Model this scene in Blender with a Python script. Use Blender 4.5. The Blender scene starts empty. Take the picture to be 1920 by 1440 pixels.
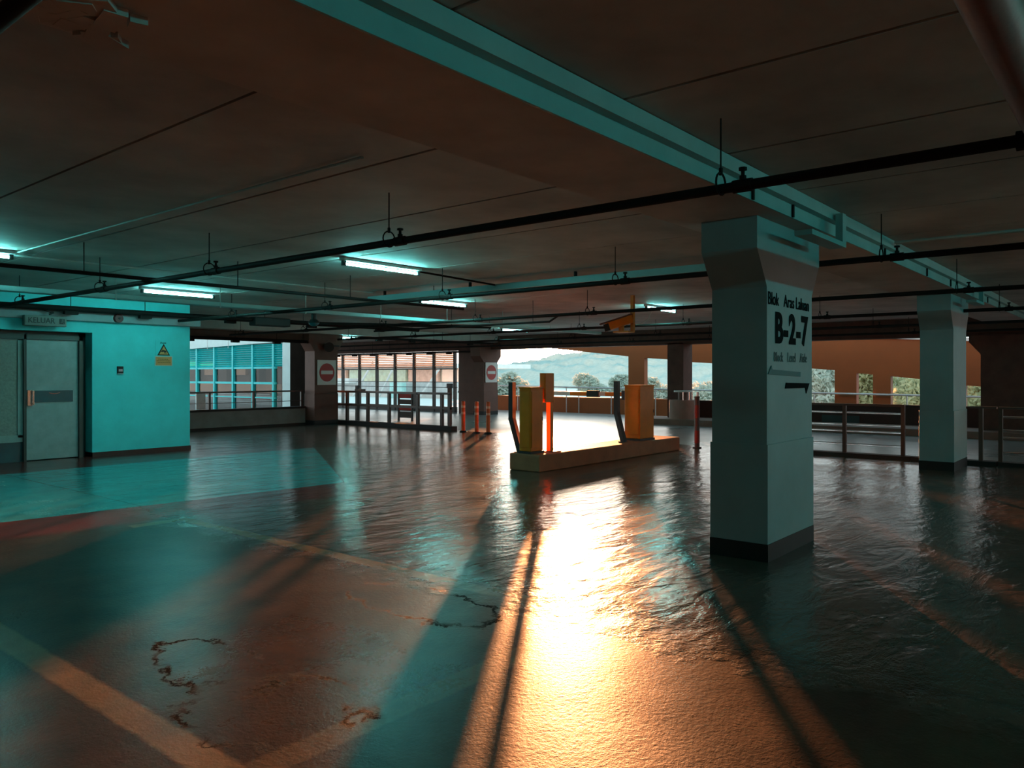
import bpy, bmesh, math, random
from mathutils import Vector, Matrix, noise
R = math.radians
rng = random.Random(7)
S = bpy.context.scene
COL = S.collection

# ------------------------------------------------------------------ camera
YAW = math.atan2(1200, 1453)                  # camera looks between +X and +Y
cd = bpy.data.cameras.new('camera')
cam = bpy.data.objects.new('camera', cd); COL.objects.link(cam)
cd.sensor_fit = 'HORIZONTAL'; cd.sensor_width = 36.0
cd.lens = 1453 / 1920 * 36.0
cd.shift_y = -17 / 1920
cd.clip_start = 0.05; cd.clip_end = 600
cam.location = (0, 0, 1.5)
# forward = (cos(90-yaw)...) : X part .771, Y part .637
fx, fy = math.cos(YAW), math.sin(YAW)
fwd = Vector((0.7710, 0.6368, 0)).normalized()
cam.rotation_euler = fwd.to_track_quat('-Z', 'Y').to_euler()
S.camera = cam

# ------------------------------------------------------------------ light
SUN_AZ = fwd * 1.0 + Vector((fwd.y, -fwd.x, 0)) * (105 / 1453)
SUN_AZ.normalize()
SUN_EL = R(3.0)
SUN_DIR = Vector((SUN_AZ.x * math.cos(SUN_EL), SUN_AZ.y * math.cos(SUN_EL), math.sin(SUN_EL)))
sl = bpy.data.lights.new('sun', 'SUN'); sl.energy = 22; sl.color = (1.0, 0.37, 0.135); sl.angle = R(0.7)
so = bpy.data.objects.new('sun', sl); COL.objects.link(so)
so.rotation_euler = SUN_DIR.to_track_quat('Z', 'Y').to_euler()
so.location = (30, 25, 20)

W = bpy.data.worlds.new('sky'); S.world = W; W.use_nodes = True
nt = W.node_tree; nt.nodes.clear()
def wn(t, **k):
    n = nt.nodes.new(t)
    for a, v in k.items(): setattr(n, a, v)
    return n
tc = wn('ShaderNodeTexCoord'); nrm = wn('ShaderNodeVectorMath', operation='NORMALIZE')
nt.links.new(tc.outputs['Generated'], nrm.inputs[0])
sep = wn('ShaderNodeSeparateXYZ'); nt.links.new(nrm.outputs[0], sep.inputs[0])
ramp = wn('ShaderNodeValToRGB')
ramp.color_ramp.elements[0].position = 0.0; ramp.color_ramp.elements[0].color = (1.25, 1.50, 1.52, 1)
ramp.color_ramp.elements[1].position = 0.5; ramp.color_ramp.elements[1].color = (0.32, 0.58, 0.66, 1)
nt.links.new(sep.outputs['Z'], ramp.inputs[0])
dot = wn('ShaderNodeVectorMath', operation='DOT_PRODUCT'); dot.inputs[1].default_value = SUN_DIR
nt.links.new(nrm.outputs[0], dot.inputs[0])
def glow(power, strength, color):
    m = wn('ShaderNodeMath', operation='MAXIMUM'); m.inputs[1].default_value = 0; nt.links.new(dot.outputs['Value'], m.inputs[0])
    p = wn('ShaderNodeMath', operation='POWER'); p.inputs[1].default_value = power; nt.links.new(m.outputs[0], p.inputs[0])
    v = wn('ShaderNodeVectorMath', operation='SCALE'); v.inputs[0].default_value = [c * strength for c in color]
    nt.links.new(p.outputs[0], v.inputs['Scale']); return v
g1 = glow(700, 55.0, (1.0, 0.72, 0.50)); g2 = glow(40, 1.7, (1.0, 0.76, 0.60))
a1 = wn('ShaderNodeVectorMath', operation='ADD'); a2 = wn('ShaderNodeVectorMath', operation='ADD')
nt.links.new(g1.outputs[0], a1.inputs[0]); nt.links.new(g2.outputs[0], a1.inputs[1])
nt.links.new(a1.outputs[0], a2.inputs[0]); nt.links.new(ramp.outputs[0], a2.inputs[1])
bg = wn('ShaderNodeBackground'); bg.inputs['Strength'].default_value = 1.7
out = wn('ShaderNodeOutputWorld')
nt.links.new(a2.outputs[0], bg.inputs[0]); nt.links.new(bg.outputs[0], out.inputs[0])

S.view_settings.view_transform = 'Standard'; S.view_settings.look = 'None'
S.view_settings.exposure = 0.0; S.view_settings.gamma = 1.0; S.view_settings.use_curve_mapping = False

# ------------------------------------------------------------------ helpers
def prop(o, label=None, cat=None, group=None, kind=None):
    if label: o['label'] = label
    if cat: o['category'] = cat
    if group: o['group'] = group
    if kind: o['kind'] = kind
    return o
def thing(name, label, cat, loc, group=None, kind=None):
    o = bpy.data.objects.new(name, None); COL.objects.link(o); o.location = loc
    o.empty_display_size = 0.1
    return prop(o, label, cat, group, kind)
class MB:
    """collects solids, then links them as ONE mesh object"""
    def __init__(s): s.bm = bmesh.new()
    def box(s, x0, x1, y0, y1, z0, z1, bev=0):
        g = bmesh.ops.create_cube(s.bm, size=1)
        vs = g['verts']
        bmesh.ops.scale(s.bm, vec=(abs(x1 - x0), abs(y1 - y0), abs(z1 - z0)), verts=vs)
        bmesh.ops.translate(s.bm, vec=((x0 + x1) / 2, (y0 + y1) / 2, (z0 + z1) / 2), verts=vs)
        if bev:
            es = list({e for v in vs for e in v.link_edges})
            bmesh.ops.bevel(s.bm, geom=es, offset=bev, segments=2, affect='EDGES', profile=0.5)
        return s
    def obox(s, c, size, rot):
        g = bmesh.ops.create_cube(s.bm, size=1); vs = g['verts']
        bmesh.ops.scale(s.bm, vec=size, verts=vs)
        bmesh.ops.rotate(s.bm, verts=vs, cent=(0, 0, 0), matrix=rot)
        bmesh.ops.translate(s.bm, vec=c, verts=vs); return s
    def cyl(s, p0, p1, r, seg=12, r2=None):
        p0 = Vector(p0); p1 = Vector(p1); d = p1 - p0
        g = bmesh.ops.create_cone(s.bm, cap_ends=True, segments=seg, radius1=r, radius2=r if r2 is None else r2, depth=d.length)
        vs = g['verts']
        bmesh.ops.rotate(s.bm, verts=vs, cent=(0, 0, 0), matrix=d.to_track_quat('Z', 'Y').to_matrix())
        bmesh.ops.translate(s.bm, vec=(p0 + p1) / 2, verts=vs); return s
    def tube(s, pts, r, seg=10):
        for a, b in zip(pts, pts[1:]): s.cyl(a, b, r, seg)
        for p in pts[1:-1]: s.ball(p, (r, r, r), 8)
        return s
    def ball(s, c, rad, seg=16):
        g = bmesh.ops.create_uvsphere(s.bm, u_segments=seg, v_segments=max(6, seg // 2), radius=1); vs = g['verts']
        bmesh.ops.scale(s.bm, vec=rad, verts=vs); bmesh.ops.translate(s.bm, vec=c, verts=vs); return s
    def prism(s, pts, axis, a, b):
        """polygon pts (2D) extruded along axis from a to b; axis 0: (y,z), 1: (x,z), 2: (x,y)"""
        def mk(p, t):
            return {0: (t, p[0], p[1]), 1: (p[0], t, p[1]), 2: (p[0], p[1], t)}[axis]
        A = [s.bm.verts.new(mk(p, a)) for p in pts]; B = [s.bm.verts.new(mk(p, b)) for p in pts]
        n = len(pts); fs = [s.bm.faces.new(A), s.bm.faces.new(B[::-1])]
        for i in range(n): fs.append(s.bm.faces.new((A[i], B[i], B[(i + 1) % n], A[(i + 1) % n])))
        bmesh.ops.recalc_face_normals(s.bm, faces=fs); return s
    def ring(s, c, r, t, axis=2, seg=24):
        N = 6; vs = []
        for i in range(seg):
            a = 2 * math.pi * i / seg; row = []
            for j in range(N):
                b = 2 * math.pi * j / N; q = r + t * math.cos(b)
                p = [q * math.cos(a), q * math.sin(a), t * math.sin(b)]
                if axis == 0: p = [p[2], p[0], p[1]]
                if axis == 1: p = [p[0], p[2], p[1]]
                row.append(s.bm.verts.new((p[0] + c[0], p[1] + c[1], p[2] + c[2])))
            vs.append(row)
        for i in range(seg):
            for j in range(N):
                s.bm.faces.new((vs[i][j], vs[(i + 1) % seg][j], vs[(i + 1) % seg][(j + 1) % N], vs[i][(j + 1) % N]))
        return s
    def mesh_in(s, me, mat):
        t = bmesh.new(); t.from_mesh(me); t.transform(mat)
        tmp = bpy.data.meshes.new('t'); t.to_mesh(tmp); t.free(); s.bm.from_mesh(tmp); bpy.data.meshes.remove(tmp); return s
    def build(s, name, mat, parent=None, label=None, smooth=False, origin=True):
        bmesh.ops.recalc_face_normals(s.bm, faces=s.bm.faces)
        off = Vector((0, 0, 0))
        p = parent
        while p: off += p.location; p = p.parent
        loc = Vector((0, 0, 0))
        if parent is None and origin:
            co = [v.co for v in s.bm.verts]
            loc = Vector(((min(c.x for c in co) + max(c.x for c in co)) / 2, (min(c.y for c in co) + max(c.y for c in co)) / 2, min(c.z for c in co)))
            off = loc
        bmesh.ops.translate(s.bm, vec=-off, verts=s.bm.verts)
        me = bpy.data.meshes.new(name); s.bm.to_mesh(me); s.bm.free()
        me.materials.append(mat)
        if smooth:
            for f in me.polygons: f.use_smooth = True
            try: me.set_sharp_from_angle(angle=R(40))
            except Exception: pass
        o = bpy.data.objects.new(name, me); COL.objects.link(o)
        o.location = loc
        if parent: o.parent = parent
        if label: o['label'] = label
        return o
def copy_tree(o, parent=None):
    c = o.copy(); COL.objects.link(c); c.parent = parent
    for ch in list(o.children): copy_tree(ch, c)
    return c
def struct(name, mb, mat, label=None):
    o = mb.build(name, mat, origin=False); o['kind'] = 'structure'
    if label: o['label'] = label
    return o
def text_mesh(body, size, bold=0.0, sx=1.0, depth=0.004, space=1.0):
    cu = bpy.data.curves.new('t', 'FONT'); cu.body = body; cu.size = size; cu.offset = bold; cu.extrude = depth / 2
    cu.space_character = space; cu.align_x = 'CENTER'; cu.align_y = 'CENTER'; cu.resolution_u = 4
    o = bpy.data.objects.new('t', cu); COL.objects.link(o)
    dg = bpy.context.evaluated_depsgraph_get(); dg.update()
    me = bpy.data.meshes.new_from_object(o.evaluated_get(dg))
    bpy.data.objects.remove(o); bpy.data.curves.remove(cu)
    me.transform(Matrix.Diagonal((sx, 1, 1, 1)))
    return me
# text on a face looking towards -Y: text x -> +X, text y -> +Z
FACE_Y = Matrix(((1, 0, 0, 0), (0, 0, -1, 0), (0, 1, 0, 0), (0, 0, 0, 1)))

# ------------------------------------------------------------------ materials
class NT:
    def __init__(s, m): s.t = m.node_tree; s.l = s.t.links
    def n(s, t, ins=None, **k):
        x = s.t.nodes.new(t)
        for a, v in k.items(): setattr(x, a, v)
        for a, v in (ins or {}).items():
            if hasattr(v, 'node'): s.l.new(v, x.inputs[a])
            else: x.inputs[a].default_value = v
        return x
    def math(s, op, a, b=0.0, c=0.0):
        return s.n('ShaderNodeMath', {0: a, 1: b, 2: c}, operation=op).outputs[0]
    def mix(s, f, a, b):
        x = s.n('ShaderNodeMix', data_type='RGBA')
        for i, v in ((0, f), (6, a), (7, b)):
            if hasattr(v, 'node'): s.l.new(v, x.inputs[i])
            else: x.inputs[i].default_value = v if i == 0 else (*v, 1)
        return x.outputs[2]
    def noise(s, scale, detail=3, rough=0.5, vec=None, out='Fac', dist=0.0):
        x = s.n('ShaderNodeTexNoise', {'Scale': scale, 'Detail': detail, 'Roughness': rough, 'Distortion': dist})
        if vec is not None: s.l.new(vec, x.inputs['Vector'])
        return x.outputs[out]
    def step(s, v, lo, hi):
        x = s.n('ShaderNodeMapRange', {0: v, 1: lo, 2: hi, 3: 0.0, 4: 1.0}); x.clamp = True
        return x.outputs[0]
def mat(name, col, rough=0.6, metal=0.0, var=0.12, scale=3.0, bump=0.05, bscale=40, emit=None, es=0.0, spec=0.5, coat=0.0):
    m = bpy.data.materials.new(name); m.use_nodes = True
    q = NT(m); b = m.node_tree.nodes['Principled BSDF']
    tcn = q.n('ShaderNodeTexCoord').outputs['Object']
    nz = q.noise(scale, 5, 0.6, tcn)
    d = [c * (1 - var * 1.6) for c in col]; h = [min(1, c * (1 + var)) for c in col]
    q.l.new(q.mix(q.step(nz, 0.3, 0.7), d, h), b.inputs['Base Color'])
    b.inputs['Roughness'].default_value = rough; b.inputs['Metallic'].default_value = metal
    b.inputs['Specular IOR Level'].default_value = spec
    b.inputs['Coat Weight'].default_value = coat
    if bump:
        bp = q.n('ShaderNodeBump', {'Strength': bump, 'Distance': 0.02, 'Height': q.noise(bscale, 4, 0.6, tcn)})
        q.l.new(bp.outputs[0], b.inputs['Normal'])
    if emit:
        b.inputs['Emission Color'].default_value = (*emit, 1); b.inputs['Emission Strength'].default_value = es
    return m
M = dict(
    concrete=mat('ceiling_concrete', (0.56, 0.48, 0.45), 0.75, var=0.22, scale=0.9, bump=0.10, bscale=14),
    dark=mat('dark_void', (0.015, 0.011, 0.009), 0.95, spec=0.0),
    beam=mat('beam_side_lamp_tint', (0.26, 0.50, 0.50), 0.6, var=0.08, bump=0.06),  # cyan lamp light on the beam's side, put into the colour
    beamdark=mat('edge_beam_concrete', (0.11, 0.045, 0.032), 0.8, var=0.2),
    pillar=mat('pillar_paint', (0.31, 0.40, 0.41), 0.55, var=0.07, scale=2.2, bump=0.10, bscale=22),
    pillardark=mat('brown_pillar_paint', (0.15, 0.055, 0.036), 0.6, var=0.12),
    black=mat('black_paint', (0.012, 0.012, 0.012), 0.6, var=0.2),
    letter=mat('black_lettering', (0.006, 0.008, 0.009), 0.9, var=0.1, spec=0.1),
    letterlite=mat('faded_lettering', (0.10, 0.16, 0.16), 0.6, var=0.1),
    arrowteal=mat('teal_arrow_paint', (0.02, 0.16, 0.17), 0.6, var=0.1),
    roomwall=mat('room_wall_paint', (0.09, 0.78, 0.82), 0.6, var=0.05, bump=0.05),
    roomband=mat('grey_band_paint', (0.30, 0.33, 0.34), 0.6, var=0.06),
    skirt=mat('dark_skirting', (0.06, 0.02, 0.018), 0.5),
    door=mat('grey_door_steel', (0.38, 0.42, 0.42), 0.45, var=0.10, scale=6, bump=0.04, bscale=90),
    doorframe=mat('dark_door_frame', (0.07, 0.055, 0.05), 0.5),
    panelframe=mat('panel_frame', (0.36, 0.44, 0.43), 0.5),
    frosted=mat('frosted_panel', (0.30, 0.31, 0.28), 0.5, var=0.15, scale=30),
    plate=mat('teal_push_plate', (0.01, 0.09, 0.11), 0.35),
    chrome=mat('brushed_steel', (0.60, 0.55, 0.52), 0.25, metal=1.0, var=0.05),
    pipe=mat('black_pipe_paint', (0.016, 0.009, 0.008), 0.7, var=0.2, spec=0.2),
    pipered=mat('brown_red_pipe', (0.26, 0.07, 0.045), 0.5, var=0.2),
    galv=mat('galvanised_steel', (0.50, 0.52, 0.52), 0.45, metal=0.5, var=0.1, scale=8),
    trunk=mat('trunking_paint', (0.30, 0.50, 0.50), 0.5, var=0.06),
    conduit=mat('conduit_paint', (0.46, 0.46, 0.44), 0.5),
    housing=mat('lamp_housing', (0.62, 0.64, 0.64), 0.5, var=0.04),
    cap=mat('lamp_end_cap', (0.03, 0.04, 0.04), 0.5),
    orange=mat('orange_machine_paint', (0.88, 0.22, 0.008), 0.35, var=0.10, bump=0.03),
    amber=mat('amber_camera_paint', (0.80, 0.26, 0.02), 0.4, var=0.06),
    island=mat('island_concrete', (0.46, 0.16, 0.08), 0.7, var=0.15, bump=0.15, bscale=18),
    postdark=mat('dark_post_paint', (0.05, 0.04, 0.045), 0.45),
    rail=mat('railing_paint', (0.10, 0.055, 0.045), 0.4, var=0.12),
    railsteel=mat('railing_tube', (0.60, 0.58, 0.57), 0.18, metal=1.0, var=0.05),
    kerb=mat('dark_kerb', (0.035, 0.022, 0.02), 0.7),
    kerbbrown=mat('brown_kerb', (0.22, 0.12, 0.09), 0.7),
    bollard=mat('orange_bollard', (0.70, 0.11, 0.02), 0.4, var=0.08),
    reflect=mat('reflective_band', (0.85, 0.45, 0.30), 0.3, var=0.05),
    red=mat('red_paint', (0.45, 0.02, 0.015), 0.45, var=0.06),
    darkred=mat('dark_red_paint', (0.16, 0.012, 0.012), 0.5, var=0.1),
    white=mat('white_paint', (0.74, 0.72, 0.70), 0.5, var=0.05),
    yellow=mat('yellow_sign', (0.92, 0.36, 0.13), 0.5, var=0.05),
    ink=mat('sign_ink', (0.03, 0.02, 0.01), 0.6),
    inkbrown=mat('sign_small_print', (0.24, 0.12, 0.03), 0.6),
    signgrey=mat('exit_sign_face', (0.20, 0.21, 0.19), 0.5, var=0.06),
    signink=mat('exit_sign_letters', (0.05, 0.055, 0.05), 0.6),
    rampwall=mat('orange_ramp_wall', (0.24, 0.062, 0.008), 0.7, var=0.10, scale=0.5, bump=0.06),
    lowwall=mat('maroon_low_wall', (0.045, 0.018, 0.014), 0.7),
    teal=mat('screen_cyan_light_tint', (0.03, 0.66, 0.69), 0.45, var=0.06),  # cyan light falling on the left screen is put into this colour
    tealblade=mat('blade_cyan_light_tint', (0.02, 0.68, 0.72), 0.45, var=0.08),  # blades carry the same cyan light in their colour
    pale=mat('pale_cladding', (0.66, 0.78, 0.78), 0.5, var=0.05),
    screen=mat('dark_screen_mullion', (0.045, 0.03, 0.026), 0.5),
    parapet=mat('grey_parapet', (0.28, 0.25, 0.24), 0.7, var=0.12),
    far=mat('far_building_white', (0.88, 0.87, 0.84), 0.7, var=0.05),
    farroof=mat('far_roof_grey', (0.58, 0.56, 0.55), 0.7),
    fargreen=mat('far_glass_green', (0.42, 0.72, 0.68), 0.3),
    bark=mat('bark', (0.22, 0.20, 0.18), 0.8),
    screenpink=mat('reader_screen', (0.80, 0.40, 0.45), 0.4),
    tealsign=mat('dark_teal_board', (0.006, 0.05, 0.055), 0.5),
    peach=mat('peach_paint', (0.62, 0.27, 0.15), 0.6, var=0.1, scale=0.8),
    drum=mat('planter_concrete', (0.34, 0.19, 0.15), 0.7, var=0.1),
)
def mat_translucent(name, col, t=0.5):
    m = bpy.data.materials.new(name); m.use_nodes = True; q = NT(m)
    for n in list(q.t.nodes):
        if n.type == 'BSDF_PRINCIPLED': q.t.nodes.remove(n)
    tcn = q.n('ShaderNodeTexCoord').outputs['Object']
    c = q.mix(q.noise(2.0, 4, 0.6, tcn), [v * 0.75 for v in col], [min(1, v * 1.15) for v in col])
    d = q.n('ShaderNodeBsdfDiffuse', {'Color': c}); tr = q.n('ShaderNodeBsdfTranslucent', {'Color': c})
    mx = q.n('ShaderNodeMixShader', {0: t, 1: d.outputs[0], 2: tr.outputs[0]})
    o = [n for n in q.t.nodes if n.type == 'OUTPUT_MATERIAL'][0]
    q.l.new(mx.outputs[0], o.inputs[0]); return m
M['pinkblade'] = mat_translucent('pale_louvre_blade', (0.72, 0.68, 0.66), 0.22)
M['leafpale'] = mat_translucent('leaf_haze_tint', (0.62, 0.66, 0.58), 0.5)  # outdoor haze is put into the leaves as a pale colour
M['leafgreen'] = mat_translucent('olive_leaf', (0.52, 0.50, 0.30), 0.45)  # yellowish olive leaves
M['leafteal'] = mat_translucent('teal_leaf', (0.20, 0.58, 0.58), 0.5)
M['hill'] = mat_translucent('forest_haze_tint', (0.33, 0.45, 0.44), 0.3)  # haze in front of the hillside, painted as a paler forest colour
def mat_glass(name, tint):
    m = bpy.data.materials.new(name); m.use_nodes = True; q = NT(m)
    for n in list(q.t.nodes):
        if n.type == 'BSDF_PRINCIPLED': q.t.nodes.remove(n)
    g = q.n('ShaderNodeBsdfGlossy', {'Color': (0.9, 0.95, 0.95, 1), 'Roughness': 0.04}); t = q.n('ShaderNodeBsdfTransparent', {'Color': (*tint, 1)})
    lw = q.n('ShaderNodeLayerWeight').outputs['Facing']
    fr = q.n('ShaderNodeMath', {0: q.math('MULTIPLY', q.math('POWER', lw, 4.0), 0.25), 1: 0.015}, operation='ADD')
    mx = q.n('ShaderNodeMixShader', {0: fr.outputs[0], 1: t.outputs[0], 2: g.outputs[0]})
    o = [n for n in q.t.nodes if n.type == 'OUTPUT_MATERIAL'][0]; q.l.new(mx.outputs[0], o.inputs[0]); return m
cr__ = bpy.data.materials.new('clear_rod'); cr__.use_nodes = True
pb_ = cr__.node_tree.nodes['Principled BSDF']; pb_.inputs['Transmission Weight'].default_value = 1.0; pb_.inputs['Roughness'].default_value = 0.05; pb_.inputs['IOR'].default_value = 1.45; pb_.inputs['Base Color'].default_value = (0.95, 0.95, 0.95, 1)
M['clearrod'] = cr__
M['glass'] = mat_glass('tinted_glass', (0.62, 0.62, 0.62))
def mat_emit(name, col, s):
    m = bpy.data.materials.new(name); m.use_nodes = True; q = NT(m); b = q.t.nodes['Principled BSDF']
    b.inputs['Base Color'].default_value = (0.8, 0.9, 0.9, 1)
    b.inputs['Emission Color'].default_value = (*col, 1); b.inputs['Emission Strength'].default_value = s; return m
M['tube'] = mat_emit('cyan_tube', (0.20, 1.0, 0.95), 120)
M['tubebright'] = mat_emit('cyan_tube_bright', (0.04, 1.0, 0.97), 200)
M['tubewhite'] = mat_emit('white_tube', (0.55, 1.0, 0.97), 60)
M['plasterscar'] = mat('broken_plaster', (0.45, 0.36, 0.31), 0.85, var=0.3, scale=12, bump=0.5, bscale=10)

def floor_mat():
    m = bpy.data.materials.new('coated_concrete_floor'); m.use_nodes = True
    q = NT(m); b = q.t.nodes['Principled BSDF']
    P = q.n('ShaderNodeTexCoord').outputs['Object']
    sx = q.n('ShaderNodeSeparateXYZ', {0: P})
    wob = q.noise(6, 3, 0.6, P); wob = q.math('MULTIPLY', q.math('SUBTRACT', wob, 0.5), 0.035)
    X = q.math('ADD', sx.outputs[0], wob); Y = q.math('ADD', sx.outputs[1], wob)
    def band(v, lo, hi, e=0.012):
        return q.math('MULTIPLY', q.step(v, lo - e, lo + e), q.math('SUBTRACT', 1.0, q.step(v, hi - e, hi + e)))
    def AND(*a):
        r = a[0]
        for x in a[1:]: r = q.math('MULTIPLY', r, x)
        return r
    big = q.noise(0.45, 4, 0.6, P); med = q.noise(2.6, 6, 0.65, P); fine = q.noise(38, 3, 0.7, P)
    near = q.math('SUBTRACT', 1.0, q.step(q.math('ADD', X, q.math('MULTIPLY', q.math('SUBTRACT', med, 0.5), 0.9)), 3.75, 4.35))          # bays in front of the seam: rougher old screed
    c_far = q.mix(q.step(med, 0.3, 0.7), (0.085, 0.052, 0.040), (0.155, 0.098, 0.075))
    c_near = q.mix(q.step(med, 0.32, 0.68), (0.044, 0.019, 0.011), (0.115, 0.050, 0.027))
    col = q.mix(near, c_far, c_near)
    col = q.mix(q.math('MULTIPLY', q.step(big, 0.5, 0.75), 0.45), col, (0.10, 0.055, 0.04))
    lane = q.step(X, 15.15, 15.25)
    col = q.mix(lane, col, (0.27, 0.26, 0.255))
    # teal walkway with red borders, beside the room
    lowe = q.math('ADD', q.math('MULTIPLY', X, 0.079), Y)           # lower edge runs slightly skew
    rightend = q.math('SUBTRACT', X, q.math('MULTIPLY', q.math('SUBTRACT', Y, 8.7), 0.62))
    inx = q.math('SUBTRACT', 1.0, q.step(rightend, 6.84, 6.88))
    teal = AND(q.step(lowe, 9.22, 9.25), q.math('SUBTRACT', 1.0, q.step(Y, 13.34, 13.38)), inx)
    red1 = AND(q.step(lowe, 8.15, 8.35), q.math('SUBTRACT', 1.0, q.step(lowe, 9.22, 9.25)), inx)
    red2 = AND(q.step(Y, 13.34, 13.38), q.math('SUBTRACT', 1.0, q.step(Y, 14.95, 14.99)), q.math('SUBTRACT', 1.0, q.step(X, 9.4, 9.5)))
    wear = q.math('ADD', 0.72, q.math('MULTIPLY', q.step(med, 0.35, 0.6), 0.26))
    col = q.mix(q.math('MULTIPLY', teal, wear), col, (0.10, 0.50, 0.52))
    col = q.mix(q.math('MULTIPLY', q.math('MAXIMUM', red1, red2), wear), col, (0.27, 0.025, 0.022))
    # worn yellow bay lines
    l1 = AND(band(X, 3.97, 4.11), band(Y, 0.0, 7.85)); l2 = band(X, 1.49, 1.64)
    l3 = AND(band(Y, 2.54, 2.70), band(X, 1.5, 4.1)); l4 = AND(band(Y, 7.70, 7.85), band(X, 3.5, 4.1))
    l1 = q.math('MULTIPLY', l1, q.step(q.math('ADD', Y, q.math('MULTIPLY', med, 2)), 3.6, 5.5))
    l3 = q.math('MULTIPLY', l3, 0.45)
    l5 = AND(band(Y, -0.75, -0.60), band(X, 1.5, 9.1))
    lines = q.math('MAXIMUM', q.math('MAXIMUM', l1, l2), q.math('MAXIMUM', q.math('MAXIMUM', l3, l4), l5))
    col = q.mix(q.math('MULTIPLY', lines, q.math('ADD', 0.5, q.math('MULTIPLY', q.step(med, 0.35, 0.65), 0.4))), col, (0.40, 0.24, 0.12))
    # joint at X=4.05 and X=9.15
    seam = q.math('MAXIMUM', band(X, 4.12, 4.15, 0.006), band(X, 9.14, 9.17, 0.006))
    col = q.mix(q.math('MULTIPLY', seam, 0.35), col, (0.05, 0.035, 0.03))
    # broken crust: two patches with jagged dark cracks
    def patch(cx, cy, rx, ry):
        dx = q.math('DIVIDE', q.math('SUBTRACT', sx.outputs[0], cx), rx); dy = q.math('DIVIDE', q.math('SUBTRACT', sx.outputs[1], cy), ry)
        d = q.math('SQRT', q.math('ADD', q.math('MULTIPLY', dx, dx), q.math('MULTIPLY', dy, dy)))
        return q.math('ADD', d, q.math('MULTIPLY', q.math('SUBTRACT', q.noise(4.5, 6, 0.7, P), 0.5), 1.5))
    cr = None
    for (cx, cy, rx, ry) in ((3.55, 3.72, 0.28, 0.62), (2.12, 3.72, 0.22, 0.5), (2.0, 3.05, 0.35, 0.45), (0.9, 2.6, 0.5, 0.5)):
        d = patch(cx, cy, rx, ry)
        e = q.math('SUBTRACT', 1.0, q.step(q.math('ABSOLUTE', q.math('SUBTRACT', d, 1.0)), 0.02, 0.085))
        e = q.math('MULTIPLY', e, q.step(q.noise(3.0, 2, 0.5, P), 0.42, 0.55))
        cr = e if cr is None else q.math('MAXIMUM', cr, e)
    col = q.mix(q.math('MULTIPLY', cr, 0.95), col, (0.008, 0.006, 0.005))
    q.l.new(col, b.inputs['Base Color'])
    rg = q.math('ADD', 0.12, q.math('MULTIPLY', q.step(big, 0.35, 0.7), 0.10))
    rg = q.math('ADD', rg, q.math('MULTIPLY', near, 0.12)); rg = q.math('ADD', rg, q.math('MULTIPLY', fine, 0.05))
    rg = q.math('SUBTRACT', rg, q.math('MULTIPLY', teal, 0.05)); rg = q.math('ADD', rg, q.math('MULTIPLY', lane, 0.12))
    rg = q.math('ADD', rg, q.math('MULTIPLY', cr, 0.4))
    q.l.new(rg, b.inputs['Roughness'])
    q.l.new(q.math('MULTIPLY', q.math('SUBTRACT', 0.55, q.math('MULTIPLY', near, 0.46)), q.math('SUBTRACT', 1.0, q.math('MULTIPLY', cr, 0.9))), b.inputs['Specular IOR Level'])
    # wrinkles of the coating beyond the seam, grain in front of it
    mp = q.n('ShaderNodeMapping', {0: P}); mp.inputs['Rotation'].default_value = (0, 0, R(40)); mp.inputs['Scale'].default_value = (1.0, 2.6, 1)
    wr = q.noise(1.7, 5, 0.55, mp.outputs[0], dist=0.6)
    h = q.math('ADD', q.math('MULTIPLY', q.math('MULTIPLY', wr, q.math('SUBTRACT', 1.0, near)), 0.030), q.math('MULTIPLY', q.math('MULTIPLY', fine, q.math('ADD', 0.25, near)), 0.0022))
    wr2 = q.noise(6.5, 4, 0.6, mp.outputs[0], dist=0.4)
    h = q.math('ADD', h, q.math('MULTIPLY', q.math('MULTIPLY', wr2, q.math('SUBTRACT', 1.0, near)), 0.007))
    h = q.math('ADD', h, q.math('MULTIPLY', med, 0.004)); 
    bp = q.n('ShaderNodeBump', {'Strength': 0.55, 'Distance': 1.0, 'Height': h})
    q.l.new(bp.outputs[0], b.inputs['Normal'])
    return m
M['floor'] = floor_mat()

# ------------------------------------------------------------------ setting
CZ = 2.95                                       # slab underside
struct('floor', MB().box(-9, 25.3, -12, 46, -0.25, 0.0), M['floor'])
c = MB(); PW = 1.30
k = 0; x = 0.92 - 8 * PW
while x < 22.2:
    w = 0.030 if 1.5 < x < 6 else 0.016
    c.box(x + w / 2, min(x + PW, 22.4) - w / 2, -12, 33 if x > 15 else 19.85, CZ, CZ + 0.14); x += PW
c.box(-9.5, 22.4, -12, 19.85, CZ + 0.14, CZ + 0.25).box(14.4, 22.4, 19.85, 33, CZ + 0.14, CZ + 0.25).box(14.4, 15.21, 19.86, 33, CZ, CZ + 0.14)
struct('ceiling', c, M['concrete'])
struct('ceiling_beam', MB().box(-9, 22.4, 2.22, 3.05, 2.75, CZ - 0.002), M['concrete'])
struct('trim_4', MB().box(-9, 22.4, 2.205, 2.219, 2.75, CZ - 0.002), M['beam'], 'side of the long ceiling beam, tinted for cyan lamp light')  # thin skin added to carry the cyan lamp light as colour
struct('ceiling_beam', MB().box(7.9, 22.4, 18.85, 19.68, 2.72, CZ - 0.002), M['concrete'])
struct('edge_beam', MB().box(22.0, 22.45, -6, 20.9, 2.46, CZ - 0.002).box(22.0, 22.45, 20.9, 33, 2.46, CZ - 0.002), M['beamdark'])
struct('edge_beam', MB().box(7.9, 14.0, 19.5, 19.85, 2.50, CZ - 0.002), M['beamdark'])
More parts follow.
